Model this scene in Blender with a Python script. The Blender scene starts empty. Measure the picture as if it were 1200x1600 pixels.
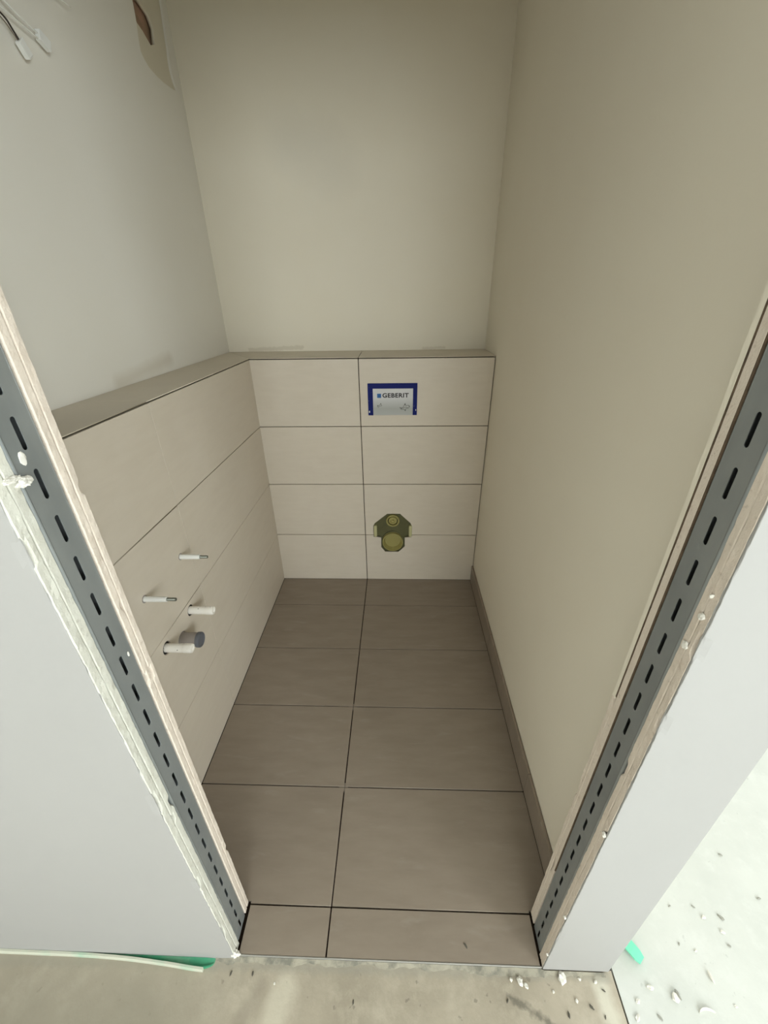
import bpy, bmesh, math, random
from mathutils import Matrix, Vector, noise

random.seed(7)
S = bpy.context.scene
COL = S.collection

# ------------------------------------------------------------------ camera
cam_d = bpy.data.cameras.new('camera')
cam_d.sensor_fit = 'VERTICAL'
cam_d.sensor_height = 36.0
cam_d.sensor_width = 27.0
cam_d.lens = 631.14 / 1600 * 36.0
cam_d.clip_start = 0.01
cam = bpy.data.objects.new('camera', cam_d)
COL.objects.link(cam)
_r = Vector((0.99940396, 0.03141328, -0.01431527))
_u = Vector((-0.00215952, 0.4707571, 0.88226022))
_f = Vector((-0.0344537, 0.88170344, -0.47054434))
cam.matrix_world = Matrix(((_r.x, _u.x, -_f.x, 0.1760), (_r.y, _u.y, -_f.y, -0.4359),
                           (_r.z, _u.z, -_f.z, 1.4417), (0, 0, 0, 1)))
S.camera = cam

# ------------------------------------------------------------------ light
S.view_settings.view_transform = 'Standard'
S.view_settings.look = 'None'
S.view_settings.gamma = 1.0
S.view_settings.use_curve_mapping = False
S.view_settings.exposure = 0.0

world = bpy.data.worlds.new('daylight')
S.world = world
world.use_nodes = True
bg = world.node_tree.nodes['Background']
bg.inputs['Color'].default_value = (0.80, 0.90, 1.0, 1)
bg.inputs['Strength'].default_value = 0.5


def area_light(name, loc, rot, sx, sy, power, color=(0.90, 0.97, 1.0)):
    d = bpy.data.lights.new(name, 'AREA')
    d.shape = 'RECTANGLE'
    d.size, d.size_y = sx, sy
    d.energy = power
    d.color = color
    o = bpy.data.objects.new(name, d)
    o.location = loc
    o.rotation_euler = rot
    COL.objects.link(o)
    return o


# daylight through the side windows; unseen rear pair added to brighten the small room
area_light('window_daylight_side', (2.86, 1.35, 1.25), (0, math.radians(90), 0), 2.2, 1.8, 33)
area_light('window_daylight_side_b', (2.86, -2.9, 1.6), (0, math.radians(90), 0), 1.4, 1.6, 108)
area_light('window_daylight_side_c', (2.86, -1.4, 1.6), (0, math.radians(90), 0), 1.4, 1.0, 9)
area_light('window_daylight_rear', (0.82, -4.96, 1.75), (math.radians(90), 0, 0), 1.2, 1.3, 78)
area_light('window_daylight_rear_b', (2.0, -4.96, 1.75), (math.radians(90), 0, 0), 1.2, 1.3, 32)

# ------------------------------------------------------------------ dimensions (metres)
XL, XR, YB = -0.4838, 0.6001, 1.4395       # tiled left face, right wall, tiled back face
YW, XW = 1.6978, -0.6682                   # painted back wall, painted left wall
JL, JR = -0.2254, 0.5286                   # door reveals
YO, YI = -0.0830, 0.0205                   # outer / inner face of the door wall
ZC = 2.52
HF = -0.012                                # bare floor outside
CX = 0.685                                 # outside corner of the partition


# ------------------------------------------------------------------ materials
def lin(c):
    c = c / 255.0
    return c / 12.92 if c <= 0.04045 else ((c + 0.055) / 1.055) ** 2.4


def s(r, g, b):
    return (lin(r), lin(g), lin(b), 1.0)


class MatB:
    def __init__(self, name, color, rough=0.6, metal=0.0, spec=0.5):
        self.m = bpy.data.materials.new(name)
        self.m.use_nodes = True
        self.nt = self.m.node_tree
        self.n = self.nt.nodes
        self.l = self.nt.links
        self.b = self.n['Principled BSDF']
        self.b.inputs['Base Color'].default_value = color
        self.b.inputs['Roughness'].default_value = rough
        self.b.inputs['Metallic'].default_value = metal
        self.b.inputs['Specular IOR Level'].default_value = spec
        self.col = None
        self.color = color
        tc = self.n.new('ShaderNodeTexCoord')
        self.obj = tc.outputs['Object']

    def vec(self, scale=(1, 1, 1)):
        mp = self.n.new('ShaderNodeMapping')
        mp.inputs['Scale'].default_value = scale
        self.l.new(self.obj, mp.inputs['Vector'])
        return mp.outputs['Vector']

    def noise(self, sc, detail=4, rough=0.55, scale=(1, 1, 1), dist=0.0):
        t = self.n.new('ShaderNodeTexNoise')
        t.inputs['Scale'].default_value = sc
        t.inputs['Detail'].default_value = detail
        t.inputs['Roughness'].default_value = rough
        t.inputs['Distortion'].default_value = dist
        self.l.new(self.vec(scale), t.inputs['Vector'])
        return t.outputs['Fac']

    def ramp(self, fac, a, b, lo=0.0, hi=1.0):
        r = self.n.new('ShaderNodeMapRange')
        r.inputs['From Min'].default_value = a
        r.inputs['From Max'].default_value = b
        r.inputs['To Min'].default_value = lo
        r.inputs['To Max'].default_value = hi
        self.l.new(fac, r.inputs['Value'])
        return r.outputs['Result']

    def mix(self, fac, color, base=None):
        m = self.n.new('ShaderNodeMix')
        m.data_type = 'RGBA'
        if self.col is None:
            m.inputs[6].default_value = self.color
        else:
            self.l.new(self.col, m.inputs[6])
        m.inputs[7].default_value = color
        self.l.new(fac, m.inputs[0])
        self.col = m.outputs[2]
        self.l.new(self.col, self.b.inputs['Base Color'])
        return self

    def bump(self, fac, strength=0.2, dist=0.002):
        b = self.n.new('ShaderNodeBump')
        b.inputs['Strength'].default_value = strength
        b.inputs['Distance'].default_value = dist
        self.l.new(fac, b.inputs['Height'])
        self.l.new(b.outputs['Normal'], self.b.inputs['Normal'])
        return self

    def rough(self, fac, lo, hi):
        self.l.new(self.ramp(fac, 0.3, 0.7, lo, hi), self.b.inputs['Roughness'])
        return self

    def math(self, op, a, b=None):
        m = self.n.new('ShaderNodeMath')
        m.operation = op
        for i, v in enumerate((a, b)):
            if v is None:
                continue
            if isinstance(v, (int, float)):
                m.inputs[i].default_value = v
            else:
                self.l.new(v, m.inputs[i])
        return m.outputs[0]

    def sep(self):
        x = self.n.new('ShaderNodeSeparateXYZ')
        self.l.new(self.obj, x.inputs[0])
        return x.outputs

    def smear(self, p0, p1, rad, soft, wob=0.02, wsc=25.0, axes=(0, 1)):
        """mask of a smear along a segment in the plane of two axes, wobbled by noise"""
        o = self.sep()
        px, py = o[axes[0]], o[axes[1]]
        dx, dy = p1[0] - p0[0], p1[1] - p0[1]
        L2 = dx * dx + dy * dy
        ax = self.math('SUBTRACT', px, p0[0])
        ay = self.math('SUBTRACT', py, p0[1])
        t = self.math('DIVIDE', self.math('ADD', self.math('MULTIPLY', ax, dx), self.math('MULTIPLY', ay, dy)), L2)
        t = self.math('MINIMUM', self.math('MAXIMUM', t, 0.0), 1.0)
        ex = self.math('SUBTRACT', ax, self.math('MULTIPLY', t, dx))
        ey = self.math('SUBTRACT', ay, self.math('MULTIPLY', t, dy))
        d = self.math('SQRT', self.math('ADD', self.math('MULTIPLY', ex, ex), self.math('MULTIPLY', ey, ey)))
        w = self.math('MULTIPLY', self.math('SUBTRACT', self.noise(wsc, 4), 0.5), wob * 2)
        d = self.math('ADD', d, w)
        return self.ramp(d, rad + soft, rad)


def m_paint(name, color, warm, bump=0.12):
    m = MatB(name, color, 0.75, spec=0.25)
    m.mix(m.ramp(m.noise(2.2, 3), 0.35, 0.7, 0, 0.45), warm)
    m.bump(m.noise(90, 4), bump, 0.0015)
    return m


PAINT = m_paint('painted_plaster', s(242, 234, 216), s(236, 226, 206))
# damp looking filler smears low on the left wall
PAINT_L = m_paint('painted_plaster_left', s(244, 240, 230), s(240, 235, 222))  # cooler copy of the paint, the cool daylight put into its colour
PAINT_L.mix(PAINT_L.math('MULTIPLY', PAINT_L.smear((0.80, 1.222), (1.12, 1.25), 0.004, 0.03, 0.012, 9, (1, 2)), 0.45), s(212, 202, 182))
PAINT_B = m_paint('painted_plaster_back', s(242, 234, 216), s(236, 226, 204))
for a_, b_, r_ in (((-0.56, 1.216), (-0.30, 1.226), 0.006), ((0.30, 1.214), (0.40, 1.216), 0.003)):
    PAINT_B.mix(PAINT_B.math('MULTIPLY', PAINT_B.smear(a_, b_, r_, 0.006, 0.008, 60, (0, 2)), 0.35), s(196, 184, 160))
PAINT_B.mix(PAINT_B.math('MULTIPLY', PAINT_B.smear((-0.25, 2.0), (-0.1, 1.93), 0.03, 0.12, 0.05, 8, (0, 2)), 0.10), s(150, 150, 150))
FILLER = MatB('outer_wall_filler', s(168, 166, 163), 0.55, spec=0.3)
FILLER.mix(FILLER.ramp(FILLER.noise(3, 3), 0.4, 0.7, 0, 0.4), s(163, 161, 158))
FILLER.bump(FILLER.noise(40, 3), 0.04, 0.001)

TILE_W = MatB('wall_tile_greige', s(220, 209, 192), 0.42, spec=0.45)
TILE_W.mix(TILE_W.ramp(TILE_W.noise(9, 5, 0.6, (1, 1, 5)), 0.35, 0.7, 0, 0.4), s(210, 198, 180))
TILE_W.mix(TILE_W.ramp(TILE_W.noise(3.5, 4), 0.5, 0.75, 0, 0.4), s(228, 218, 204))
TILE_W.bump(TILE_W.noise(60, 3, 0.5, (1, 1, 3)), 0.05, 0.001)

TILE_F = MatB('floor_tile_taupe', s(152, 139, 124), 0.40, spec=0.45)
TILE_F.mix(TILE_F.ramp(TILE_F.noise(6, 6, 0.6, (1, 4, 1)), 0.38, 0.72, 0, 0.6), s(136, 123, 109))
TILE_F.mix(TILE_F.ramp(TILE_F.noise(7, 5, 0.6, (1, 4, 1), 0.4), 0.58, 0.8, 0, 0.5), s(168, 158, 144))
TILE_F.rough(TILE_F.noise(5, 4), 0.34, 0.48)
TILE_F.bump(TILE_F.noise(50, 3, 0.5, (1, 3, 1)), 0.04, 0.001)

TILE_C = MatB('ledge_tile_greige', s(222, 211, 192), 0.42, spec=0.45)
TILE_C.mix(TILE_C.ramp(TILE_C.noise(8, 5, 0.6), 0.35, 0.7, 0, 0.45), s(210, 199, 180))

ADHESIVE = MatB('open_joint_adhesive', s(44, 34, 27), 0.95, spec=0.1)
ADHESIVE.mix(ADHESIVE.ramp(ADHESIVE.noise(60, 4), 0.4, 0.7), s(58, 47, 38))
SPACER = MatB('joint_mortar_crumb', s(140, 130, 118), 0.9)
ZINC = MatB('galvanised_steel', s(152, 156, 155), 0.42, 0.40)
ZINC.mix(ZINC.ramp(ZINC.noise(14, 4, 0.6, (1, 1, 0.35)), 0.4, 0.7, 0, 0.7), s(134, 139, 139))
ZINC.mix(ZINC.math('MULTIPLY', ZINC.ramp(ZINC.noise(38, 6, 0.65, (1, 1, 0.5), 0.6), 0.66, 0.72), 0.5), s(170, 176, 174))
ZINC.rough(ZINC.noise(20, 3), 0.34, 0.52)
CAVITY = MatB('mineral_wool_cavity', s(60, 54, 44), 1.0, spec=0.05)  # dark colour stands in for shade inside the hollow studs
CAVITY.mix(CAVITY.ramp(CAVITY.noise(80, 4), 0.4, 0.7), s(40, 36, 30))

GYP = MatB('cut_gypsum_edge', s(226, 213, 198), 0.9, spec=0.15)
GYP.mix(GYP.ramp(GYP.noise(40, 5, 0.65), 0.5, 0.72, 0, 0.5), s(212, 194, 176))
GYP.mix(GYP.math('MULTIPLY', GYP.ramp(GYP.noise(110, 4), 0.62, 0.7), 0.35), s(176, 158, 140))
GYP.bump(GYP.noise(120, 5, 0.7), 0.5, 0.003)
GYPW = MatB('white_filler_edge', s(218, 216, 204), 0.9, spec=0.15)
GYPW.mix(GYPW.ramp(GYPW.noise(35, 5, 0.65), 0.48, 0.7, 0, 0.6), s(206, 202, 188))
GYPW.mix(GYPW.math('MULTIPLY', GYPW.ramp(GYPW.noise(95, 4), 0.64, 0.7), 0.4), s(168, 164, 150))
GYPW.bump(GYPW.noise(110, 5, 0.7), 0.5, 0.003)
PLASTER = MatB('plaster_lump', s(236, 232, 222), 0.9, spec=0.15)
PLASTER.bump(PLASTER.noise(150, 4), 0.4, 0.002)

SCREED = MatB('bare_screed_hall', s(187, 176, 157), 0.72, spec=0.3)
SCREED.mix(SCREED.ramp(SCREED.noise(3.2, 6, 0.62, dist=0.5), 0.40, 0.62, 0, 0.75), s(164, 154, 136))
SCREED.mix(SCREED.ramp(SCREED.noise(16, 8, 0.7), 0.48, 0.66, 0, 0.7), s(198, 188, 169))
SCREED.mix(SCREED.math('MULTIPLY', SCREED.smear((-0.12, -0.20), (-0.09, -0.13), 0.012, 0.03, 0.02, 18), 0.7), s(214, 206, 186))
SCREED.mix(SCREED.math('MULTIPLY', SCREED.smear((-0.20, -0.22), (-0.15, -0.125), 0.006, 0.02, 0.01, 18), 0.5), s(148, 138, 122))
SCREED.mix(SCREED.math('MULTIPLY', SCREED.smear((0.440, -0.126), (0.60, -0.20), 0.0, 0.009, 0.014, 70), 0.75), s(112, 108, 96))
SCREED.mix(SCREED.math('MULTIPLY', SCREED.smear((0.66, -0.11), (0.685, -0.3), 0.008, 0.02, 0.01, 40), 0.6), s(222, 218, 200))
SCREED.mix(SCREED.math('MULTIPLY', SCREED.smear((-0.9, -0.10), (0.68, -0.085), 0.004, 0.012, 0.012, 40), 0.4), s(150, 148, 138))
SCREED.mix(SCREED.math('MULTIPLY', SCREED.ramp(SCREED.noise(55, 3, 0.5), 0.70, 0.74), 0.4), s(96, 92, 82))
SCREED.mix(SCREED.math('MULTIPLY', SCREED.smear((-1.4, -0.35), (-0.42, -0.22), 0.05, 0.22, 0.08, 6), 0.8), s(146, 139, 122))  # dusty dark patch, also stands in for weaker light on the left
SCREED.bump(SCREED.noise(45, 6, 0.65), 0.25, 0.003)
PALE = MatB('pale_levelled_floor', s(212, 213, 206), 0.7, spec=0.3)
PALE.mix(PALE.ramp(PALE.noise(5, 5, 0.6), 0.4, 0.7, 0, 0.6), s(198, 200, 193))
PALE.mix(PALE.ramp(PALE.noise(22, 5, 0.65), 0.52, 0.75, 0, 0.5), s(222, 223, 217))
PALE.mix(PALE.math('MULTIPLY', PALE.ramp(PALE.noise(60, 3, 0.5), 0.70, 0.75), 0.25), s(150, 150, 144))
PALE.bump(PALE.noise(40, 5, 0.6), 0.2, 0.003)
CEIL = m_paint('ceiling_white', s(228, 226, 220), s(222, 220, 212))
HALLW = m_paint('hall_white', s(228, 228, 224), s(222, 221, 215))

ALU = MatB('brushed_aluminium', s(186, 184, 178), 0.45, 0.7)
MORTAR = MatB('grey_mortar_edge', s(158, 152, 136), 0.95, spec=0.1)
MORTAR.mix(MORTAR.ramp(MORTAR.noise(30, 5, 0.65), 0.45, 0.65), s(122, 119, 108))
MORTAR.bump(MORTAR.noise(90, 4), 0.6, 0.003)
GREEN = MatB('green_foam', s(62, 148, 110), 0.65)
GREEN.mix(GREEN.ramp(GREEN.noise(9, 6, 0.65), 0.45, 0.68, 0, 0.75), s(150, 172, 150))
GREEN.mix(GREEN.ramp(GREEN.noise(18, 4), 0.45, 0.7, 0, 0.6), s(48, 128, 94))
GREENP = MatB('mint_foam', s(124, 226, 184), 0.65)
DUSTED = MatB('dusted_foam_edge', s(196, 196, 178), 0.9)
DUSTED.mix(DUSTED.ramp(DUSTED.noise(14, 5, 0.6), 0.5, 0.72, 0, 0.7), s(150, 192, 164))
DUSTED.bump(DUSTED.noise(60, 4), 0.5, 0.002)

WHITEP = MatB('white_plastic', s(248, 248, 243), 0.38)
PIPEW = MatB('ivory_pipe_plastic', s(251, 246, 236), 0.4)
PIPEW.mix(PIPEW.math('MULTIPLY', PIPEW.ramp(PIPEW.noise(160, 3, 0.5), 0.67, 0.71), 0.8), s(90, 80, 70))
STEEL = MatB('threaded_rod_steel', s(140, 142, 132), 0.4, 0.8)
GREYP = MatB('grey_drain_pipe', s(156, 147, 140), 0.5)
CAPP = MatB('dark_pipe_cap', s(100, 102, 108), 0.5)
GAP_DARK = MatB('dark_collar', s(40, 36, 32), 0.8)  # darkness of the open gap around the pipes, as a colour
OLIVE = MatB('olive_green_plastic', s(160, 151, 92), 0.42)
OLIVE_D = MatB('dark_olive_plate', s(96, 94, 58), 0.6)
OLIVE_D.mix(OLIVE_D.ramp(OLIVE_D.noise(25, 4), 0.4, 0.7, 0, 0.6), s(80, 78, 48))
CREAM = MatB('cream_foam_lug', s(190, 186, 140), 0.6)
BLUE = MatB('blue_plastic', s(15, 28, 104), 0.6, spec=0.2)
BLUE.mix(BLUE.math('MULTIPLY', BLUE.ramp(BLUE.noise(120, 4), 0.70, 0.74), 0.6), s(190, 194, 206))
LOGO = MatB('logo_blue', s(10, 92, 160), 0.5)
INK = MatB('dark_ink', s(34, 31, 31), 0.6)
INK2 = MatB('grey_ink', s(120, 120, 112), 0.6)
SILVER = MatB('silver_print', s(214, 214, 214), 0.35, 0.0)
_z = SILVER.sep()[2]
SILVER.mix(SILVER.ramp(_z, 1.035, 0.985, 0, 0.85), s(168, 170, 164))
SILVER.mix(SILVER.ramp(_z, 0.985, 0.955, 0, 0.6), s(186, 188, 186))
WIREW = MatB('pale_wire', s(246, 245, 236), 0.5)
WIRED = MatB('dark_wire', s(54, 46, 40), 0.5)
WIREB = MatB('brown_wire', s(126, 112, 98), 0.5)
BROWN = MatB('brown_hole_lining', s(178, 142, 120), 0.95)
BROWN.mix(BROWN.ramp(BROWN.noise(22, 4), 0.4, 0.65), s(150, 128, 102))
PATCH = m_paint('rough_patch_plaster', s(230, 222, 202), s(220, 211, 190), 0.3)
CHIP = MatB('dark_chip', s(92, 88, 78), 0.9)
CHIPG = MatB('grey_chip', s(160, 158, 148), 0.9)


# ------------------------------------------------------------------ mesh helpers
def link(name, me, mat, parent=None):
    o = bpy.data.objects.new(name, me)
    if mat is not None:
        me.materials.clear()
        me.materials.append(mat.m)
    COL.objects.link(o)
    if parent is not None:
        o.parent = parent
    return o


def from_bm(bm, name):
    bmesh.ops.recalc_face_normals(bm, faces=bm.faces)
    me = bpy.data.meshes.new(name)
    bm.to_mesh(me)
    bm.free()
    return me


def add_box(bm, x0, x1, y0, y1, z0, z1):
    vs = [bm.verts.new(p) for p in ((x0, y0, z0), (x1, y0, z0), (x1, y1, z0), (x0, y1, z0),
                                    (x0, y0, z1), (x1, y0, z1), (x1, y1, z1), (x0, y1, z1))]
    fs = [bm.faces.new([vs[i] for i in q]) for q in
          ((0, 3, 2, 1), (4, 5, 6, 7), (0, 1, 5, 4), (1, 2, 6, 5), (2, 3, 7, 6), (3, 0, 4, 7))]
    return vs, fs


def box(name, x0, x1, y0, y1, z0, z1, mat, parent=None, bevel=0.0, seg=1):
    bm = bmesh.new()
    add_box(bm, x0, x1, y0, y1, z0, z1)
    if bevel:
        bmesh.ops.bevel(bm, geom=list(bm.edges), offset=bevel, segments=seg, profile=0.6, affect='EDGES')
    return link(name, from_bm(bm, name), mat, parent)


def boxes(name, lst, mat, parent=None):
    bm = bmesh.new()
    for b in lst:
        add_box(bm, *b)
    return link(name, from_bm(bm, name), mat, parent)


def plate_mesh(name, loops, thick, mtx, bevel=0.0):
    """flat plate with holes: 2D loops (first outer, rest holes), front face at w=0, body towards w=-thick"""
    cu = bpy.data.curves.new(name, 'CURVE')
    cu.dimensions = '2D'
    cu.fill_mode = 'BOTH'
    for lp in loops:
        sp = cu.splines.new('POLY')
        sp.points.add(len(lp) - 1)
        for p, q in zip(sp.points, lp):
            p.co = (q[0], q[1], 0, 1)
        sp.use_cyclic_u = True
    cu.extrude = thick / 2 - bevel
    if bevel:
        cu.bevel_depth = bevel
        cu.bevel_resolution = 0
        cu.offset = -bevel
    o = bpy.data.objects.new(name, cu)
    COL.objects.link(o)
    dg = bpy.context.evaluated_depsgraph_get()
    me = bpy.data.meshes.new_from_object(o.evaluated_get(dg))
    bpy.data.objects.remove(o)
    bpy.data.curves.remove(cu)
    me.transform(mtx @ Matrix.Translation((0, 0, -thick / 2)))
    me.name = name
    return me


def basis(u, v, w, o):
    return Matrix(((u[0], v[0], w[0], o[0]), (u[1], v[1], w[1], o[1]), (u[2], v[2], w[2], o[2]), (0, 0, 0, 1)))


M_BACK = lambda y: basis((1, 0, 0), (0, 0, 1), (0, -1, 0), (0, y, 0))      # u=x v=z, facing -y
M_LEFT = lambda x: basis((0, 1, 0), (0, 0, 1), (1, 0, 0), (x, 0, 0))       # u=y v=z, facing +x
M_RIGHT = lambda x: basis((0, 1, 0), (0, 0, 1), (-1, 0, 0), (x, 0, 0))     # facing -x (mirrored, normals fixed later)


def fix_normals(me):
    bm = bmesh.new()
    bm.from_mesh(me)
    bmesh.ops.remove_doubles(bm, verts=bm.verts, dist=1e-6)
    bmesh.ops.recalc_face_normals(bm, faces=bm.faces)
    bm.to_mesh(me)
    bm.free()
    return me


def rect(u0, u1, v0, v1):
    return [(u0, v0), (u1, v0), (u1, v1), (u0, v1)]


def circ(cu, cv, r, n=28):
    return [(cu + r * math.cos(2 * math.pi * k / n), cv + r * math.sin(2 * math.pi * k / n)) for k in range(n)]


def lathe(name, prof, mtx, mat, parent=None, n=32, smooth=True, jitter=0.0):
    """profile [(radius, height)], axis +w of mtx"""
    bm = bmesh.new()
    rings = []
    for r, h in prof:
        if r <= 1e-6:
            rings.append([bm.verts.new((0, 0, h))])
        else:
            rings.append([bm.verts.new((r * math.cos(2 * math.pi * k / n), r * math.sin(2 * math.pi * k / n), h)) for k in range(n)])
    for a, b in zip(rings, rings[1:]):
        for k in range(n):
            k2 = (k + 1) % n
            if len(a) == 1 and len(b) == 1:
                continue
            if len(a) == 1:
                bm.faces.new((a[0], b[k], b[k2]))
            elif len(b) == 1:
                bm.faces.new((a[k], a[k2], b[0]))
            else:
                bm.faces.new((a[k], a[k2], b[k2], b[k]))
    for v in bm.verts:
        if jitter:
            v.co += Vector((random.uniform(-1, 1), random.uniform(-1, 1), random.uniform(-1, 1))) * jitter
    me = from_bm(bm, name)
    me.transform(mtx)
    if smooth:
        me.polygons.foreach_set('use_smooth', [True] * len(me.polygons))
        try:
            me.set_sharp_from_angle(angle=math.radians(35))
        except Exception:
            pass
    return link(name, me, mat, parent)


def loft(name, sections, mat, parent=None, cap=True, closed=True):
    bm = bmesh.new()
    rows = [[bm.verts.new(p) for p in sec] for sec in sections]
    n = len(rows[0])
    for a, b in zip(rows, rows[1:]):
        for k in range(n if closed else n - 1):
            k2 = (k + 1) % n
            bm.faces.new((a[k], a[k2], b[k2], b[k]))
    if cap and closed:
        bm.faces.new(rows[0])
        bm.faces.new(list(reversed(rows[-1])))
    return link(name, from_bm(bm, name), mat, parent)


def tube(name, pts, r, mat, parent=None, n=10):
    secs = []
    P = [Vector(p) for p in pts]
    ref = Vector((0.13, 0.31, 0.94))
    for i, p in enumerate(P):
        t = (P[min(i + 1, len(P) - 1)] - P[max(i - 1, 0)]).normalized()
        a = t.cross(ref).normalized()
        b = t.cross(a).normalized()
        rr = r[i] if isinstance(r, (list, tuple)) else r
        secs.append([p + (a * math.cos(2 * math.pi * k / n) + b * math.sin(2 * math.pi * k / n)) * rr for k in range(n)])
    o = loft(name, secs, mat, parent)
    o.data.polygons.foreach_set('use_smooth', [len(p.vertices) == 4 for p in o.data.polygons])
    return o


def smooth_pts(pts, sub=5):
    P = [Vector(p) for p in pts]
    out = []
    for i in range(len(P) - 1):
        p0, p1, p2, p3 = P[max(i - 1, 0)], P[i], P[i + 1], P[min(i + 2, len(P) - 1)]
        for k in range(sub):
            t = k / sub
            out.append(0.5 * ((2 * p1) + (p2 - p0) * t + (2 * p0 - 5 * p1 + 4 * p2 - p3) * t * t + (3 * p1 - p0 - 3 * p2 + p3) * t ** 3))
    out.append(P[-1])
    return out


PAPER = MatB('torn_board_paper', s(104, 86, 68), 0.95)
PAPER.mix(PAPER.ramp(PAPER.noise(60, 4), 0.4, 0.65), s(84, 70, 56))


def struct(o):
    o['kind'] = 'structure'
    return o


def empty(name, loc, label, cat, group=None):
    o = bpy.data.objects.new(name, None)
    o.empty_display_size = 0.05
    COL.objects.link(o)
    tag(o, label, cat, group)
    return o


def tag(o, label, cat, group=None):
    o['label'] = label
    o['category'] = cat
    if group:
        o['group'] = group
    return o


# ------------------------------------------------------------------ floors and ceiling
floor = struct(box('floor', XW, XR + 0.0, YO + 0.006, YW, -0.10, -0.0072, ADHESIVE))
hall_floor = struct(box('floor_hall', -1.5, 0.6958, -5.0, YO + 0.005, -0.12, HF, SCREED))
room_floor = struct(boxes('floor_room', [(0.6998, 2.9, -5.0, 3.0, -0.12, HF)], PALE))
struct(box('floor_joint_gap', 0.6958, 0.6998, -5.0, YO - 0.002, -0.12, HF - 0.006, ADHESIVE))
struct(box('ceiling', -1.5, 2.9, -5.0, 3.0, ZC, ZC + 0.1, CEIL))

# ------------------------------------------------------------------ far walls of the flat (behind and beside the camera)
struct(box('wall_hall_left', -1.6, -1.5, -5.0, YO, -0.12, ZC, HALLW))
struct(box('wall_room_far', CX, 2.9, 3.0, 3.1, -0.12, ZC, HALLW))


def wall_with_windows(name, M, u0, u1, wins):
    loops = [rect(u0, u1, -0.12, ZC)] + [rect(*w) for w in wins]
    return struct(link(name, fix_normals(plate_mesh(name, loops, 0.12, M)), HALLW))


wall_with_windows('wall_room_right', M_RIGHT(2.9), -5.0, 3.1, [(0.45, 2.25, 0.15, 2.35), (-3.7, -2.1, 0.9, 2.3), (-1.9, -0.9, 0.9, 2.3)])
wall_with_windows('wall_hall_rear', basis((1, 0, 0), (0, 0, 1), (0, 1, 0), (0, -5.0, 0)), -1.6, 2.9, [(0.2, 2.6, 1.1, 2.4)])  # rear opening added for the fill lights, unseen
WFR = MatB('window_frame_white', s(232, 232, 230), 0.4)
for i, (ax, c, u0, u1, z0, z1) in enumerate(((0, 2.94, 0.45, 2.25, 0.15, 2.35), (0, 2.94, -3.7, -2.1, 0.9, 2.3), (0, 2.94, -1.9, -0.9, 0.9, 2.3), (1, -5.06, 0.2, 2.6, 1.1, 2.4))):  # last entry frames the added rear opening
    t = 0.06
    um = (u0 + u1) / 2
    L = [(u0, u1, z0, z0 + t), (u0, u1, z1 - t, z1), (u0, u0 + t, z0 + t, z1 - t), (u1 - t, u1, z0 + t, z1 - t), (um - t / 2, um + t / 2, z0 + t, z1 - t)]
    if ax == 0:
        bl = [(c, c + 0.05, a, b, e, f) for a, b, e, f in L]
    else:
        bl = [(a, b, c, c + 0.05, e, f) for a, b, e, f in L]
    struct(boxes('window_%d' % (i + 1), bl, WFR))

# ------------------------------------------------------------------ painted walls of the small room
struct(box('wall_back', XW - 0.1, CX, YW, YW + 0.1, -0.12, ZC, PAINT_B))
wall_right = struct(box('wall_right', XR, CX, YI, YW, -0.12, ZC, PAINT))

# left wall with the broken-out and half refilled opening near the ceiling
patch_out = [(1.431, 2.282), (1.428, 2.24), (1.4175, 2.189), (1.414, 2.1613), (1.430, 2.147), (1.4513, 2.1373), (1.495, 2.132), (1.541, 2.131),
             (1.600, 2.135), (1.656, 2.142), (1.640, 2.165), (1.632, 2.19), (1.634, 2.225), (1.642, 2.2539), (1.648, 2.3116), (1.656, 2.3624), (1.66, 2.43), (1.44, 2.43)]
wall_left = struct(link('wall_left', fix_normals(plate_mesh('wall_left', [rect(YI, YW, -0.12, ZC), patch_out], 0.10, M_LEFT(XW))), PAINT_L))
brown_hole = [(1.438, 2.281), (1.440, 2.258), (1.4437, 2.2384), (1.475, 2.2318), (1.4936, 2.2228), (1.516, 2.214), (1.548, 2.228), (1.5636, 2.2725), (1.5473, 2.2961), (1.51, 2.3043), (1.46, 2.31)]
pin = [(1.535 + (a - 1.535) * 0.985, 2.28 + (b - 2.28) * 0.985) for a, b in patch_out]
link('plaster_patch', fix_normals(plate_mesh('plaster_patch', [pin, brown_hole], 0.012, M_LEFT(XW - 0.007))), PATCH, wall_left)['label'] = 'rough recessed plaster patch with a hole'
box('hole_lining', XW - 0.09, XW - 0.024, 1.40, 1.67, 2.12, 2.44, BROWN, wall_left)['label'] = 'brown lining inside the hole'

# ------------------------------------------------------------------ tiled installation walls with ledge
HOLE_T = [(0.1194, 0.4300), (0.1870, 0.4300), (0.2430, 0.3740), (0.2500, 0.3560), (0.2500, 0.2860), (0.2135, 0.2830), (0.2135, 0.2260), (0.1800, 0.1900),
          (0.1060, 0.1900), (0.0850, 0.2200), (0.0850, 0.2830), (0.0440, 0.2860), (0.0440, 0.3560), (0.0520, 0.3720)]
TT, JD = 0.009, 0.0078
pre_back = struct(boxes('wall_prewall_back', [
    (XW + 0.001, 0.03, YB + JD, YW - 0.001, 0.0, 1.1995), (0.27, XR - 0.001, YB + JD, YW - 0.001, 0.0, 1.1995),
    (0.03, 0.27, YB + JD, YW - 0.001, 0.0, 0.175), (0.03, 0.27, YB + JD, YW - 0.001, 0.445, 1.1995),
    (0.03, 0.27, YB + 0.055, YW - 0.001, 0.175, 0.445)], ADHESIVE))
pre_left = struct(box('wall_prewall_left', XW + 0.001, XL - JD, YI + 0.0005, YB + JD - 0.0005, 0.0, 1.1995, ADHESIVE))

J = 0.0022                                  # half an open joint ~2-3 mm


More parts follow.
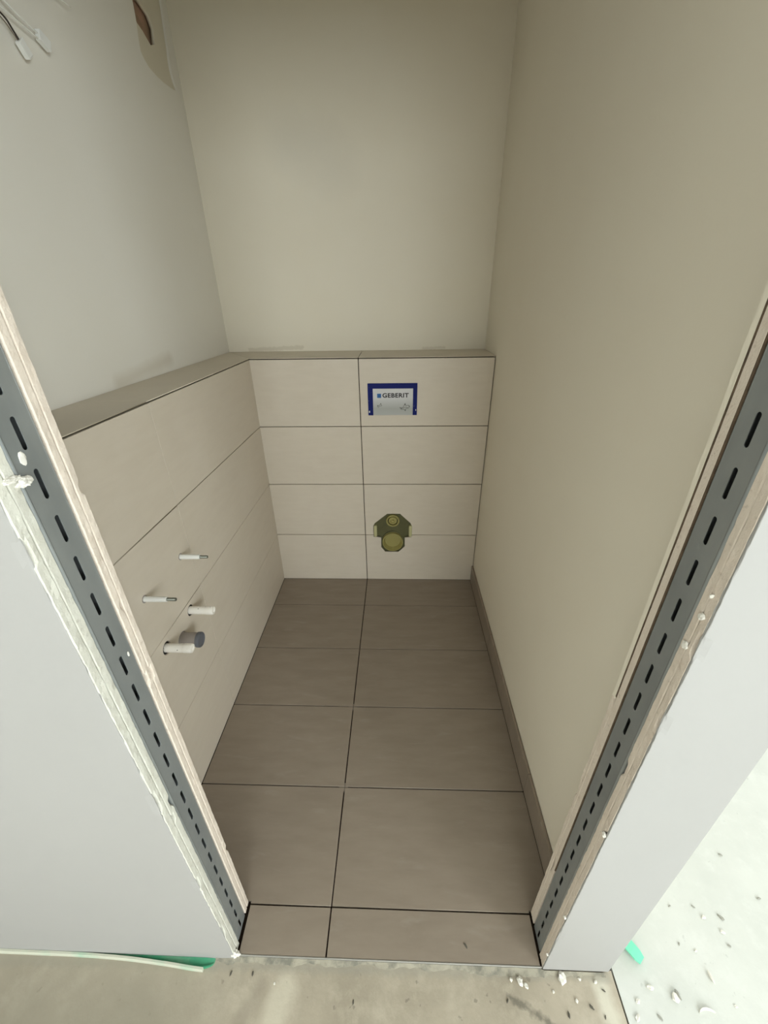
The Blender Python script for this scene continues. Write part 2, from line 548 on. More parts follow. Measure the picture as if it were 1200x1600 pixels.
def tile_plate(loops, M, mat, parent, name='tile'):
    return link(name, fix_normals(plate_mesh(name, loops, TT, M, 0.0006)), mat, parent)


rows = [(0.0005, 0.3), (0.3, 0.6), (0.6, 0.9), (0.9, 1.2)]
for r, (z0, z1) in enumerate(rows):
    a = z0 + (0.0017 if r else 0.0015)
    b = z1 - 0.0017 if r < 3 else 1.2018
    # back wall, left and right of the upright joint
    box('tile', XL - 0.012, -0.0019, YB, YB + TT, a, b, TILE_W, pre_back, 0.0006)
    if r == 0:
        lp = [(0.0019, a), (XR - 0.0035, a), (XR - 0.0035, b), (0.2500, b), (0.2500, 0.2860), (0.2135, 0.2830), (0.2135, 0.2260), (0.1800, 0.1900),
              (0.1060, 0.1900), (0.0850, 0.2200), (0.0850, 0.2830), (0.0440, 0.2860), (0.0440, b), (0.0019, b)]
        tile_plate([lp], M_BACK(YB), TILE_W, pre_back)
    elif r == 1:
        lp = [(0.0019, a), (0.0440, a), (0.0440, 0.3560), (0.0520, 0.3720), (0.1194, 0.4300), (0.1870, 0.4300), (0.2430, 0.3740), (0.2500, 0.3560),
              (0.2500, a), (XR - 0.0035, a), (XR - 0.0035, b), (0.0019, b)]
        tile_plate([lp], M_BACK(YB), TILE_W, pre_back)
    else:
        box('tile', 0.0019, XR - 0.0035, YB, YB + TT, a, b, TILE_W, pre_back, 0.0006)
    # left wall: far tile and near tile
    jw = 0.0007
    ja, jb = (z0 + 0.0009, z1 - 0.0009) if r else (z0 + 0.001, z1 - 0.0008)
    if r == 3:
        ja = z0 + 0.0016
        jb = 1.2018
    if r == 2:
        jb = z1 - 0.0016
    box('tile', XL - TT, XL, 0.6208 + jw, YB - 0.0008, ja, jb, TILE_W, pre_left, 0.0004)
    outer = rect(YI + 0.001, 0.6208 - jw, ja, jb)
    if r == 2:
        tile_plate([outer, circ(0.5623, 0.7535, 0.0105), circ(0.3665, 0.7545, 0.0105)], M_LEFT(XL), TILE_W, pre_left)
    elif r == 1:
        tile_plate([outer, circ(0.5335, 0.5680, 0.0185), circ(0.3813, 0.5630, 0.0195), circ(0.4560, 0.5200, 0.0255)], M_LEFT(XL), TILE_W, pre_left)
    else:
        box('tile', XL - TT, XL, YI + 0.001, 0.6208 - jw, ja, jb, TILE_W, pre_left, 0.0004)

# ledge caps (mitred corner)
ZL0, ZL1 = 1.2056, 1.2084
ML = basis((1, 0, 0), (0, 1, 0), (0, 0, 1), (0, 0, ZL1))


def cap(loop, parent):
    me = fix_normals(plate_mesh('ledge_tile', [loop], ZL1 - ZL0, ML, 0.0006))
    return link('ledge_tile', me, TILE_C, parent)


cap([(0.0014, YB + 0.0005), (XR - 0.001, YB + 0.0005), (XR - 0.001, YW - 0.001), (0.0014, YW - 0.001)], pre_back)
cap([(XL + 0.001, YB + 0.0005), (-0.0014, YB + 0.0005), (-0.0014, YW - 0.001), (XW + 0.003, YW - 0.001)], pre_back)
cap([(XL - 0.0005, 0.6155), (XL - 0.0005, YB + 0.0005), (XW + 0.001, YW - 0.003), (XW + 0.001, 0.6155)], pre_left)
cap([(XL - 0.0005, YI + 0.001), (XL - 0.0005, 0.6143), (XW + 0.001, 0.6143), (XW + 0.001, YI + 0.001)], pre_left)

# ------------------------------------------------------------------ floor tiles
y4 = 0.0162
fj = [y4 + 0.3 * k for k in range(5)] + [YB + 0.004]
for k in range(5):
    a, b = fj[k] + 0.0017, fj[k + 1] - 0.0017
    xl0 = XL + 0.0018
    if k == 0:
        # first row is notched around the door wall
        a0, MF = YI + 0.0022, basis((1, 0, 0), (0, 1, 0), (0, 0, 1), (0, 0, 0))
        tile_plate([[(xl0, a0), (JL + 0.006, a0), (JL + 0.006, a), (-0.0019, a), (-0.0019, b), (xl0, b)]], MF, TILE_F, floor)
        tile_plate([[(0.0019, a), (JR - 0.004, a), (JR - 0.004, a0), (XR - 0.011, a0), (XR - 0.011, b), (0.0019, b)]], MF, TILE_F, floor)
    else:
        box('tile', xl0, -0.0019, a, b, -0.009, 0, TILE_F, floor, 0.0006)
        box('tile', 0.0019, XR - 0.011, a, b, -0.009, 0, TILE_F, floor, 0.0006)
box('tile', JL + 0.0065, -0.0019, -0.0775, y4 - 0.0017, -0.009, 0, TILE_F, floor, 0.0006)
box('tile', 0.0019, JR - 0.0045, -0.0775, y4 - 0.0017, -0.009, 0, TILE_F, floor, 0.0006)
# mortar left standing at joint crossings
for (yy, L) in ((y4 + 0.3, 0.013), (y4 + 0.6, 0.012)):
    boxes('joint_crumb', [(-0.0019, 0.0016, yy - L, yy + L, -0.0074, -0.0008), (-0.018, 0.012, yy - 0.0014, yy + 0.0014, -0.0074, -0.0008)], SPACER, floor)

# skirting strip of tile along the right wall
sk = struct(box('baseboard_right', XR - 0.0075, XR - 0.001, YI + 0.004, YB - 0.001, 0.0, 0.099, ADHESIVE))
for a, b in ((YI + 0.0035, 0.3155), (0.3170, 0.9155), (0.9170, YB - 0.0015)):
    box('skirting_tile', XR - 0.0105, XR - 0.0015, a, b, 0.0012, 0.100, TILE_F, sk, 0.0006)

# aluminium edge strip and ragged mortar lip under the threshold
struct(box('trim_1', JL + 0.002, JR - 0.001, -0.0805, -0.0781, -0.011, 0.0006, ALU, None, 0.0003))
secs = []
N = 150
for i in range(N + 1):
    x = JL - 0.05 + (JR - JL + 0.20) * i / N
    w = 0.008 + 0.008 * noise.noise((x * 14, 0.3, 0)) + 0.005 * noise.noise((x * 60, 1.7, 0))
    h = 0.002 + 0.003 * noise.noise((x * 40, 5.0, 0))
    y0 = -0.0808 if JL < x < JR else YO - 0.0003
    secs.append([(x, y0, HF - 0.004), (x, y0, HF + 0.005 + h), (x, y0 - w * 0.45, HF + 0.0028 + h * 0.7), (x, y0 - max(w, 0.003), HF + 0.0005), (x, y0 - max(w, 0.003) - 0.002, HF - 0.004)])
mortar = struct(loft('trim_2', secs, MORTAR))


# ------------------------------------------------------------------ door wall: plasterboard layers + slotted steel studs
def jit(z, k, amp):
    return amp * (noise.noise((k * 3.1, z * 18, k)) * 0.8 + noise.noise((k * 1.7, z * 75, 2 + k)) * 0.6 + noise.noise((k * 2.3, z * 260, 4 + k)) * 0.35)


def board(name, xfar, xe, y0, y1, z0, z1, mat, parent, seed, amp=0.0012, chips=(), sign=1, rnd=0.0012):
    """plasterboard sheet with a ragged cut edge at x = xe; sign=+1 when the edge faces +x.
    chips: (z, half height, depth, which)  which: 0 outer arris, 1 inner arris"""
    secs = []
    n = int((z1 - z0) / 0.007)
    for i in range(n + 1):
        z = z0 + (z1 - z0) * i / n
        d0 = jit(z, seed, amp)
        d1 = jit(z, seed + 1, amp)
        dm = jit(z, seed + 2, amp * 0.6)
        e0 = abs(jit(z, seed + 3, amp * 1.0))
        e1 = abs(jit(z, seed + 4, amp * 1.0))
        for cz, hh, dep, which in chips:
            k = max(0.0, 1 - abs(z - cz) / hh)
            k = k ** 0.5
            if which == 0:
                e0 += dep * k
                d0 -= dep * 0.6 * k
            else:
                e1 += dep * k
                d1 -= dep * 0.6 * k
        t = y1 - y0
        secs.append([(xfar, y0, z), (xe + sign * (-0.012), y0, z),
                     (xe + sign * (d0 - e0 * 1.0 - rnd * 0.8), y0 + min(e0 * 0.5, t * 0.3), z),
                     (xe + sign * d0, y0 + min(rnd + e0, t * 0.42), z), (xe + sign * dm, (y0 + y1) / 2, z),
                     (xe + sign * d1, y1 - min(rnd + e1, t * 0.42), z),
                     (xe + sign * (d1 - e1 * 1.0 - rnd * 0.8), y1 - min(e1 * 0.5, t * 0.3), z),
                     (xe + sign * (-0.012), y1, z), (xfar, y1, z)])
    return loft(name, secs, mat, parent)


def stud(name, xe, y0, y1, sign, z0, z1, first, parent):
    """U profile with its slotted web in the reveal"""
    ym = (y0 + y1) / 2 + (-0.0005)
    pitch, L, w = 0.0585, 0.0365, 0.0066
    holes = []
    z = first
    while z - L > z0:
        if z < z1:
            h = []
            for k in range(9):
                t = math.pi * k / 8
                h.append((ym + w / 2 * math.cos(t), z - w / 2 + w / 2 * math.sin(t)))
            for k in range(9):
                t = math.pi + math.pi * k / 8
                h.append((ym + w / 2 * math.cos(t), z - L + w / 2 + w / 2 * math.sin(t)))
            holes.append(h)
        z -= pitch
    R = 0.0045
    M = M_LEFT(xe) if sign > 0 else M_RIGHT(xe)
    me = plate_mesh(name, [rect(y0 + R, y1 - R, z0, z1)] + holes, 0.0009, M)
    bm = bmesh.new()
    bm.from_mesh(me)
    # rounded bends and flanges
    for side in (-1, 1):
        yc = (y0 + R) if side < 0 else (y1 - R)
        prof = []
        for k in range(7):
            t = math.pi / 2 * k / 6
            prof.append((xe - sign * R + sign * R * math.cos(t), yc + side * R * math.sin(t)))
        prof.append((xe - sign * 0.045, yc + side * R))
        inner = []
        for k in range(7):
            t = math.pi / 2 * k / 6
            inner.append((xe - sign * R + sign * (R - 0.0009) * math.cos(t), yc + side * (R - 0.0009) * math.sin(t)))
        inner.append((xe - sign * 0.045, yc + side * (R - 0.0009)))
        loop = prof + inner[::-1]
        A = [bm.verts.new((x, y, z0)) for x, y in loop]
        B = [bm.verts.new((x, y, z1)) for x, y in loop]
        n = len(loop)
        for k in range(n):
            f = bm.faces.new((A[k], A[(k + 1) % n], B[(k + 1) % n], B[k]))
            f.smooth = k < 6
    bmesh.ops.recalc_face_normals(bm, faces=bm.faces)
    bm.to_mesh(me)
    bm.free()
    o = link(name, me, ZINC, parent)
    o['label'] = 'grey galvanised steel stud with a row of slots'
    return o


# left of the doorway
wl = struct(bpy.data.objects.new('wall_front_left', None))
COL.objects.link(wl)
b = board('plasterboard', -1.5, JL, YO, -0.0695, HF - 0.002, ZC, GYPW, wl, 10, 0.0013,
          ((1.20, 0.02, 0.004, 0), (0.70, 0.03, 0.005, 0), (0.40, 0.02, 0.004, 0), (0.15, 0.03, 0.004, 0)))
b = board('plasterboard', -1.5, JL, -0.0690, -0.0560, HF, ZC, GYPW, wl, 20, 0.0009, ((0.66, 0.015, 0.005, 1), (0.62, 0.01, 0.006, 0)))
board('plasterboard', XW, JL, -0.0040, 0.0078, 0.004, ZC, GYP, wl, 30, 0.0009, ((0.905, 0.012, 0.006, 0), (1.05, 0.01, 0.003, 1)))
board('plasterboard', XW, JL, 0.0088, YI, 0.004, ZC, GYP, wl, 40, 0.0009, ((1.233, 0.009, 0.008, 1), (0.905, 0.014, 0.005, 0), (0.3, 0.012, 0.003, 1), (0.34, 0.006, 0.003, 0)))
stud('metal_stud', JL - 0.001, -0.0555, -0.0045, 1, 0.002, ZC, 1.3371 + 0.0585 * 20, wl)
box('insulation', -0.9, JL - 0.03, -0.053, -0.007, 0.004, ZC - 0.002, CAVITY, wl)  # dark block added in the hollow wall so the slots read shaded
# finished outer skin of filler over the board
board('filler_skin', -1.5, JL - 0.0012, YO - 0.0012, YO + 0.0022, HF + 0.0005, ZC, FILLER, wl, 15, 0.0014, ((1.20, 0.02, 0.004, 0), (0.70, 0.03, 0.004, 0), (0.40, 0.02, 0.003, 0)), 1, 0.0004)

# right of the doorway up to the outside corner
wr = struct(bpy.data.objects.new('wall_front_right', None))
COL.objects.link(wr)
board('plasterboard', CX, JR, -0.0790, -0.0675, 0.0, ZC, GYP, wr, 50, 0.0011, ((1.07, 0.02, 0.005, 0), (0.93, 0.02, 0.004, 0), (0.63, 0.012, 0.004, 0), (0.2, 0.03, 0.003, 0)), -1, 0.0006)
board('plasterboard', CX, JR, -0.0670, -0.0560, 0.0, ZC, GYP, wr, 60, 0.0010, ((0.79, 0.02, 0.006, 1),), -1)
board('plasterboard', CX, JR, -0.0030, 0.0090, 0.004, ZC, GYP, wr, 70, 0.0003, ((0.3, 0.03, 0.003, 1),), -1, 0.0003)
board('plasterboard', CX, JR, 0.0118, YI, 0.86, ZC, PAINT, wr, 80, 0.0006, (), -1, 0.0005)
board('plasterboard', CX, JR, 0.0094, YI, 0.004, 0.86, GYP, wr, 90, 0.0009, ((0.855, 0.012, 0.004, 0), (0.58, 0.015, 0.004, 1)), -1)
stud('metal_stud', JR + 0.001, -0.0555, -0.0042, -1, 0.002, ZC, 1.3371 + 0.0585 * 20, wr)
box('insulation', JR + 0.03, CX - 0.002, -0.053, -0.007, 0.004, ZC - 0.002, CAVITY, wr)
board('filler_skin', CX, JR + 0.0004, YO + 0.0005, -0.0782, -0.001, ZC, FILLER, wr, 55, 0.0011, ((1.07, 0.02, 0.003, 0), (0.93, 0.02, 0.003, 0), (0.2, 0.03, 0.002, 0)), -1, 0.0004)
box('torn_paper', JR - 0.0003, CX - 0.001, 0.0092, 0.0116, 0.866, ZC, PAPER, wr)
box('torn_paper', JR + 0.0002, JR + 0.04, -0.0048, -0.0030, 0.30, ZC, PAPER, wr)
box('base_shadow_gap', JR + 0.003, CX - 0.001, YO + 0.004, -0.06, HF - 0.002, 0.0, MORTAR, wr)
struct(box('wall_front_header', JL - 0.02, JR + 0.02, YO + 0.002, YI - 0.002, 2.06, ZC - 0.001, HALLW))


def lump(name, loc, dims, mat, parent, seed, sub=2, rough=0.35):
    bm = bmesh.new()
    bmesh.ops.create_icosphere(bm, subdivisions=sub, radius=1.0)
    for v in bm.verts:
        k = 1 + rough * noise.noise(v.co * 1.6 + Vector((seed * 7.3, seed, 0))) + rough * 0.6 * noise.noise(v.co * 4 + Vector((seed, 3, 0)))
        v.co = Vector((v.co.x * dims[0] * k, v.co.y * dims[1] * k, v.co.z * dims[2] * k))
    me = from_bm(bm, name)
    o = link(name, me, mat, parent)
    o.location = loc
    return o


# splashes of plaster on the left stud and its board edges
lump('plaster_splash', (JL - 0.0005, -0.0395, 1.2945), (0.0012, 0.0046, 0.0075), PLASTER, wl, 1)
lump('plaster_splash', (JL + 0.002, -0.0520, 1.2725), (0.004, 0.0085, 0.0055), PLASTER, wl, 2, 3, 0.6)
lump('plaster_splash', (JL + 0.002, -0.0650, 1.2800), (0.004, 0.009, 0.0035), PLASTER, wl, 3, 3, 0.6)
lump('plaster_splash', (JL + 0.0008, -0.0170, 0.9774), (0.001, 0.0020, 0.0045), PLASTER, wl, 4)
lump('plaster_splash', (JL + 0.001, -0.0800, 0.008), (0.010, 0.006, 0.012), PLASTER, wl, 6, 3, 0.6)
for i, (y, z, a) in enumerate(((-0.0694, 1.1094, 0.005), (-0.0650, 1.060, 0.006), (-0.0705, 1.1408, 0.0025), (-0.0765, 0.629, 0.006), (-0.078, 0.29, 0.004), (-0.0785, 0.08, 0.004))):
    lump('plaster_splash', (JR - 0.001, y, z), (0.003, a * 0.8, a), PLASTER, wr, 11 + i, 2, 0.5)

# ------------------------------------------------------------------ green edge strips
gs = []
gpath = [(-0.86, -0.0865), (-0.74, -0.0868), (-0.62, -0.0872), (-0.50, -0.0905), (-0.40, -0.0965), (-0.32, -0.1030), (-0.276, -0.1045)]
gp = smooth_pts([(a, b_, 0) for a, b_ in gpath], 8)
secs, lips = [], []
for i, p in enumerate(gp):
    wv = 0.0008 * noise.noise((p.x * 20, 0, 0))
    zt = HF + 0.0095 + 0.001 * noise.noise((p.x * 13, 2, 0)) + 0.002 * max(0, (i / len(gp) - 0.5))
    yb = YO - 0.0014
    tp = min(1.0, (len(gp) - 1 - i) / 7.0) ** 0.6
    zt = HF + 0.0008 + (zt - HF - 0.0008) * tp
    secs.append([(p.x, yb, HF - 0.003), (p.x, yb, HF + 0.0015 + 0.0035 * tp), (p.x, yb - 0.0012, HF + 0.0015 + 0.0035 * tp), (p.x, min(yb - 0.0016, p.y + 0.003), HF + 0.0006), (p.x, p.y + 0.0022, zt - 0.001 + wv), (p.x, p.y - 0.0010, zt - 0.001), (p.x, p.y - 0.0018, HF - 0.003)])
    if tp < 0.99:
        secs[-1] = [(a, yb + (b_ - yb) * (0.35 + 0.65 * tp), c) for a, b_, c in secs[-1]]
    if i < len(gp) - 5:
        lips.append([(p.x, p.y + 0.0026, zt - 0.0012), (p.x, p.y + 0.0020, zt + 0.0008), (p.x, p.y - 0.0022, zt + 0.0006), (p.x, p.y - 0.0042 + wv, zt - 0.003), (p.x, p.y - 0.0046, HF - 0.002), (p.x, p.y + 0.0016, HF - 0.002)])
strip = tag(loft('edge_foam_strip', secs, GREEN), 'long green foam edge strip peeling off the base of the left outer wall', 'foam strip')
loft('dusty_rim', lips, DUSTED, strip)
# short offcut at the outside corner
secs = []
for i in range(11):
    q = i / 10
    c = Vector((0.703 + 0.072 * q, 0.030 - 0.092 * q, HF + 0.001 + 0.012 * math.sin(q * 2.4)))
    d = Vector((0.78, 0.62, 0)) * (0.013 if i < 10 else 0.009)
    secs.append([c - d, c + d, c + d + Vector((0, 0, 0.005)), c - d + Vector((0, 0, 0.005))])
tag(loft('edge_foam_offcut', secs, GREENP), 'short bright mint foam strip poking out at the outside wall corner', 'foam strip')

# ------------------------------------------------------------------ flush plate cover
fp = empty('flush_cover', None, 'blue framed silver cover with printed name high on tiled back wall', 'flush cover')
fx0, fx1, fz0, fz1 = 0.0375, 0.2625, 0.9535, 1.0975
yf = YB - 0.0040
me = fix_normals(plate_mesh('frame', [[(fx0, fz0), (0.0605, fz0), (0.0605, 1.0745), (0.2435, 1.0745), (0.2435, fz0), (fx1, fz0), (fx1, fz1), (fx0, fz1)]], 0.0038, M_BACK(yf), 0.0008))
link('frame', me, BLUE, fp)
panel = box('panel', 0.0607, 0.2433, yf + 0.0012, YB - 0.0002, fz0 + 0.0005, 1.0743, SILVER, fp)
box('logo_square', 0.0800, 0.0982, yf + 0.0007, yf + 0.0012, 1.0335, 1.0520, LOGO, panel)
cu = bpy.data.curves.new('lettering', 'FONT')
cu.body = 'GEBERIT'
cu.size = 0.030
cu.offset = 0.0009
cu.space_character = 1.08
cu.extrude = 0.0002
to = bpy.data.objects.new('lettering', cu)
COL.objects.link(to)
me = bpy.data.meshes.new_from_object(to.evaluated_get(bpy.context.evaluated_depsgraph_get()))
bpy.data.objects.remove(to)
xs = [v.co.x for v in me.vertices]
ys = [v.co.y for v in me.vertices]
sx = (0.2240 - 0.1045) / (max(xs) - min(xs))
sy = 0.0205 / (max(ys) - min(ys))
me.transform(M_BACK(yf + 0.0009) @ Matrix.Translation((0.1045, 1.0340, 0)) @ Matrix.Diagonal((sx, sy, 1, 1)) @ Matrix.Translation((-min(xs), -min(ys), 0)))
link('lettering', me, INK, panel)


def stroke(pts, w, name='print_line', mat=INK2):
    bm = bmesh.new()
    for (x0, z0), (x1, z1) in zip(pts, pts[1:]):
        d = Vector((x1 - x0, z1 - z0)).normalized()
        nx, nz = -d.y * w / 2, d.x * w / 2
        q = [(x0 + nx, z0 + nz), (x1 + nx, z1 + nz), (x1 - nx, z1 - nz), (x0 - nx, z0 - nz)]
        A = [bm.verts.new((a, yf + 0.0008, c)) for a, c in q]
        B = [bm.verts.new((a, yf + 0.0013, c)) for a, c in q]
        bm.faces.new(A)
        for k in range(4):
            bm.faces.new((A[k], A[(k + 1) % 4], B[(k + 1) % 4], B[k]))
    return link(name, from_bm(bm, name), mat, panel)


stroke([(0.183, 0.990), (0.196, 0.986), (0.203, 0.998), (0.208, 1.008), (0.211, 0.997), (0.224, 1.000), (0.229, 0.993), (0.223, 0.986), (0.212, 0.985), (0.209, 0.974), (0.202, 0.981), (0.190, 0.980), (0.183, 0.990)], 0.0022)
stroke([(0.196, 0.986), (0.212, 0.991), (0.223, 0.986)], 0.0018)
stroke([(0.208, 1.008), (0.2075, 1.000)], 0.003, 'print_line', INK)
stroke([(0.2085, 0.979), (0.209, 0.973)], 0.003, 'print_line', INK)
stroke([(0.189, 0.986), (0.193, 0.984)], 0.003, 'print_line', INK)
stroke([(0.225, 0.996), (0.229, 0.993)], 0.003, 'print_line', INK)
stroke([(0.081, 0.995), (0.090, 1.000), (0.096, 1.006), (0.101, 0.998), (0.091, 0.996), (0.084, 0.990), (0.081, 0.995)], 0.0020)
stroke([(0.081, 1.000), (0.084, 0.996)], 0.003, 'print_line', INK)
stroke([(0.096, 1.009), (0.096, 1.005)], 0.003, 'print_line', INK)
box('corner_tab', 0.0415, 0.0455, yf - 0.0008, yf, 0.966, 0.975, WHITEP, fp, 0.0003)
box('corner_tab', 0.2560, 0.2585, yf - 0.0008, yf, 0.974, 0.981, WHITEP, fp, 0.0003)

# ------------------------------------------------------------------ toilet connection in its cut-out
tcn = empty('toilet_connection', None, 'olive green toilet drain and flush connection set in cut-out of tiled wall', 'pipe connection')
cxh = 0.1490
yp = YB + 0.016


def M_out(x, y, z):
    return basis((1, 0, 0), (0, 0, 1), (0, -1, 0), (x, y, z))


grow = [(cxh + (a - cxh) * 1.06, 0.31 + (c - 0.31) * 1.05) for a, c in HOLE_T]
link('cover_plate', fix_normals(plate_mesh('cover_plate', [grow], 0.012, M_BACK(yp), 0.001)), OLIVE_D, tcn)
lathe('flush_ring', [(0.027, 0.0), (0.027, 0.014), (0.0285, 0.016), (0.0345, 0.016), (0.036, 0.014), (0.036, 0.0)], M_out(0.1490, yp, 0.3860), OLIVE, tcn, 40)
fl = lathe('flush_plug', [(0.0225, 0.0), (0.0225, 0.017), (0.0205, 0.020), (0.012, 0.0205), (0.0105, 0.0185), (0.0, 0.0185)], M_out(0.1490, yp, 0.3890), OLIVE, tcn, 36)
lathe('plug_knob', [(0.0075, 0.0), (0.0075, 0.005), (0.006, 0.0065), (0.0, 0.0065)], M_out(0.1490, yp - 0.018, 0.3890), OLIVE, fl, 24)
lathe('drain_cap', [(0.056, -0.002), (0.0565, 0.022), (0.0555, 0.0255), (0.0515, 0.026), (0.0500, 0.023), (0.0420, 0.0015), (0.0, 0.0015)], M_out(0.1480, yp, 0.2570), OLIVE, tcn, 48)
lathe('drain_flange', [(0.0595, -0.001), (0.0595, 0.005), (0.056, 0.006)], M_out(0.1480, yp, 0.2570), OLIVE_D, tcn, 48)
for sx_ in (-1, 1):
    x0 = cxh + sx_ * 0.094
    bm = bmesh.new()
    add_box(bm, x0 - 0.0085, x0 + 0.0085, YB - 0.006, yp - 0.001, 0.290, 0.358)
    bmesh.ops.bevel(bm, geom=list(bm.edges), offset=0.004, segments=3, profile=0.5, affect='EDGES')
    o = link('side_lug', from_bm(bm, 'side_lug'), CREAM, tcn)

# ------------------------------------------------------------------ washbasin bolts and pipes on the left wall
def M_px(y, z, x=XL - 0.0064):
    return basis((0, 1, 0), (0, 0, 1), (1, 0, 0), (x, y, z))


for (y, z, lab) in ((0.5623, 0.7535, 'white sleeved threaded bolt in left wall, nearer the back of the room'),
                    (0.3665, 0.7545, 'white sleeved threaded bolt in left wall, nearer the doorway')):
    t = empty('basin_bolt', None, lab, 'bolt', 'basin mounting bolts')
    lathe('sleeve', [(0.0075, 0.0), (0.0078, 0.018), (0.0070, 0.064), (0.0066, 0.0665), (0.0045, 0.0665), (0.0045, 0.060)], M_px(y, z), WHITEP, t, 20)
    pr = [(0.0046, 0.055)]
    h = 0.066
    while h < 0.0885:
        pr += [(0.0049, h), (0.0042, h + 0.0011)]
        h += 0.0022
    pr += [(0.0038, 0.0905), (0.0, 0.0905)]
    lathe('threaded_rod', pr, M_px(y, z), STEEL, t, 16)
    lathe('collar', [(0.0108, 0.0), (0.0108, 0.0068), (0.0086, 0.0075), (0.0076, 0.0068)], M_px(y, z), GREYP, t, 20)

for (y, z, lab) in ((0.5335, 0.5680, 'white capped water pipe stub, upper of the two on the left wall'),
                    (0.3813, 0.5630, 'white capped water pipe stub in front of the grey drain pipe')):
    t = empty('pipe_stub', None, lab, 'pipe', 'water pipe stubs')
    lathe('pipe', [(0.0125, 0.0), (0.0128, 0.050), (0.0122, 0.054), (0.0122, 0.058)], M_px(y, z), PIPEW, t, 28)
    lathe('cap', [(0.0132, 0.056), (0.0136, 0.060), (0.0136, 0.078), (0.0120, 0.081), (0.0070, 0.081), (0.0060, 0.0795), (0.0, 0.0795)], M_px(y, z), PIPEW, t, 28)
    lathe('collar', [(0.0182, 0.0), (0.0182, 0.003), (0.0128, 0.0035)], M_px(y, z), GAP_DARK, t, 28)  # dark ring standing in for the shaded gap in the tile hole

t = empty('drain_pipe', None, 'short grey drain pipe with dark end cap between white stubs on left wall', 'pipe')
lathe('pipe', [(0.0215, 0.0), (0.0215, 0.052)], M_px(0.4560, 0.5200), GREYP, t, 36)
lathe('end_cap', [(0.0215, 0.052), (0.0232, 0.053), (0.0236, 0.062), (0.0225, 0.064), (0.0195, 0.0645), (0.0185, 0.0625), (0.0, 0.0625)], M_px(0.4560, 0.5200), CAPP, t, 36)
lathe('collar', [(0.0252, 0.0), (0.0252, 0.004), (0.0215, 0.005)], M_px(0.4560, 0.5200), GREYP, t, 36)

# ------------------------------------------------------------------ loose wires high on the left wall
def connector(a, b, w, t, parent, name='connector'):
    a, b = Vector(a), Vector(b)
    d = (b - a).normalized()
    n = Vector((1, 0, 0))
    e = d.cross(n).normalized()
    secs = []
    L = (b - a).length
    for k, (q, sc_) in enumerate(((0, 0.86), (0.06, 1.0), (0.6, 1.0), (0.94, 0.98), (1.0, 0.84))):
        c = a + d * L * q
        secs.append([c + e * w * sc_ * 0.5 + n * t * 0.5 * sc_, c - e * w * sc_ * 0.5 + n * t * 0.5 * sc_, c - e * w * sc_ * 0.5 - n * t * 0.5 * sc_, c + e * w * sc_ * 0.5 - n * t * 0.5 * sc_])
    return loft(name, secs, WHITEP, parent)


XC = -0.652
t = empty('wire_connector', None, 'white connector on dark wires hanging on upper left wall, lower of the two', 'connector', 'loose wire ends')
connector((XC, 0.7990, 1.9470), (XC, 0.8180, 1.9255), 0.0190, 0.011, t)
tube('dark_wire', smooth_pts([(XW + 0.001, 0.735, 1.984), (XC - 0.004, 0.758, 1.979), (XC, 0.7774, 1.9705), (XC, 0.790, 1.958), (XC, 0.8040, 1.9425)], 4), 0.0019, WIRED, t)
tube('brown_wire', smooth_pts([(XW + 0.001, 0.735, 1.978), (XC - 0.004, 0.757, 1.972), (XC, 0.774, 1.9625), (XC, 0.786, 1.9530), (XC, 0.8010, 1.9405)], 4), 0.0011, WIREB, t)
t = empty('wire_connector', None, 'white connector on two pale wires hanging on upper left wall, upper of the two', 'connector', 'loose wire ends')
connector((XC, 0.8700, 1.9845), (XC, 0.9020, 1.9735), 0.0215, 0.011, t)
tube('pale_wire', smooth_pts([(XW + 0.001, 0.735, 1.990), (XC - 0.004, 0.752, 1.988), (XC, 0.7760, 1.9850), (XC, 0.820, 1.9805), (XC, 0.8690, 1.9760)], 4), 0.0019, WIREW, t)
tube('pale_wire', smooth_pts([(XW + 0.001, 0.770, 2.010), (XC - 0.004, 0.785, 2.006), (XC, 0.8104, 1.9962), (XC, 0.840, 1.9905), (XC, 0.8720, 1.9850)], 4), 0.0019, WIREW, t)
tag(tube('wire_end', smooth_pts([(XW + 0.001, 0.93, 2.085), (XC - 0.006, 0.965, 2.092), (XC, 1.0047, 2.0951), (XC, 1.0364, 2.097)], 4), [0.0013] * 12 + [0.0010], WIREW), 'single short bare wire end sticking out above the white connectors', 'wire')


# ------------------------------------------------------------------ debris on the floors
def crumb(name, x, y, dims, mat, seed, label, cat, group=None, rz=0.0, z=HF):
    bm = bmesh.new()
    bmesh.ops.create_icosphere(bm, subdivisions=2, radius=1.0)
    for v in bm.verts:
        k = 1 + 0.55 * noise.noise(v.co * 1.4 + Vector((seed * 5.3, seed, 1))) + 0.3 * noise.noise(v.co * 3.3 + Vector((seed, 0, 3)))
        v.co = Vector((v.co.x * dims[0] * k, v.co.y * dims[1] * k, v.co.z * dims[2] * k))
    lo = min(v.co.z for v in bm.verts)
    for v in bm.verts:
        v.co.z -= lo
    o = link(name, from_bm(bm, name), mat)
    o.location = (x, y, z)
    o.rotation_euler[2] = rz
    return tag(o, label, cat, group)


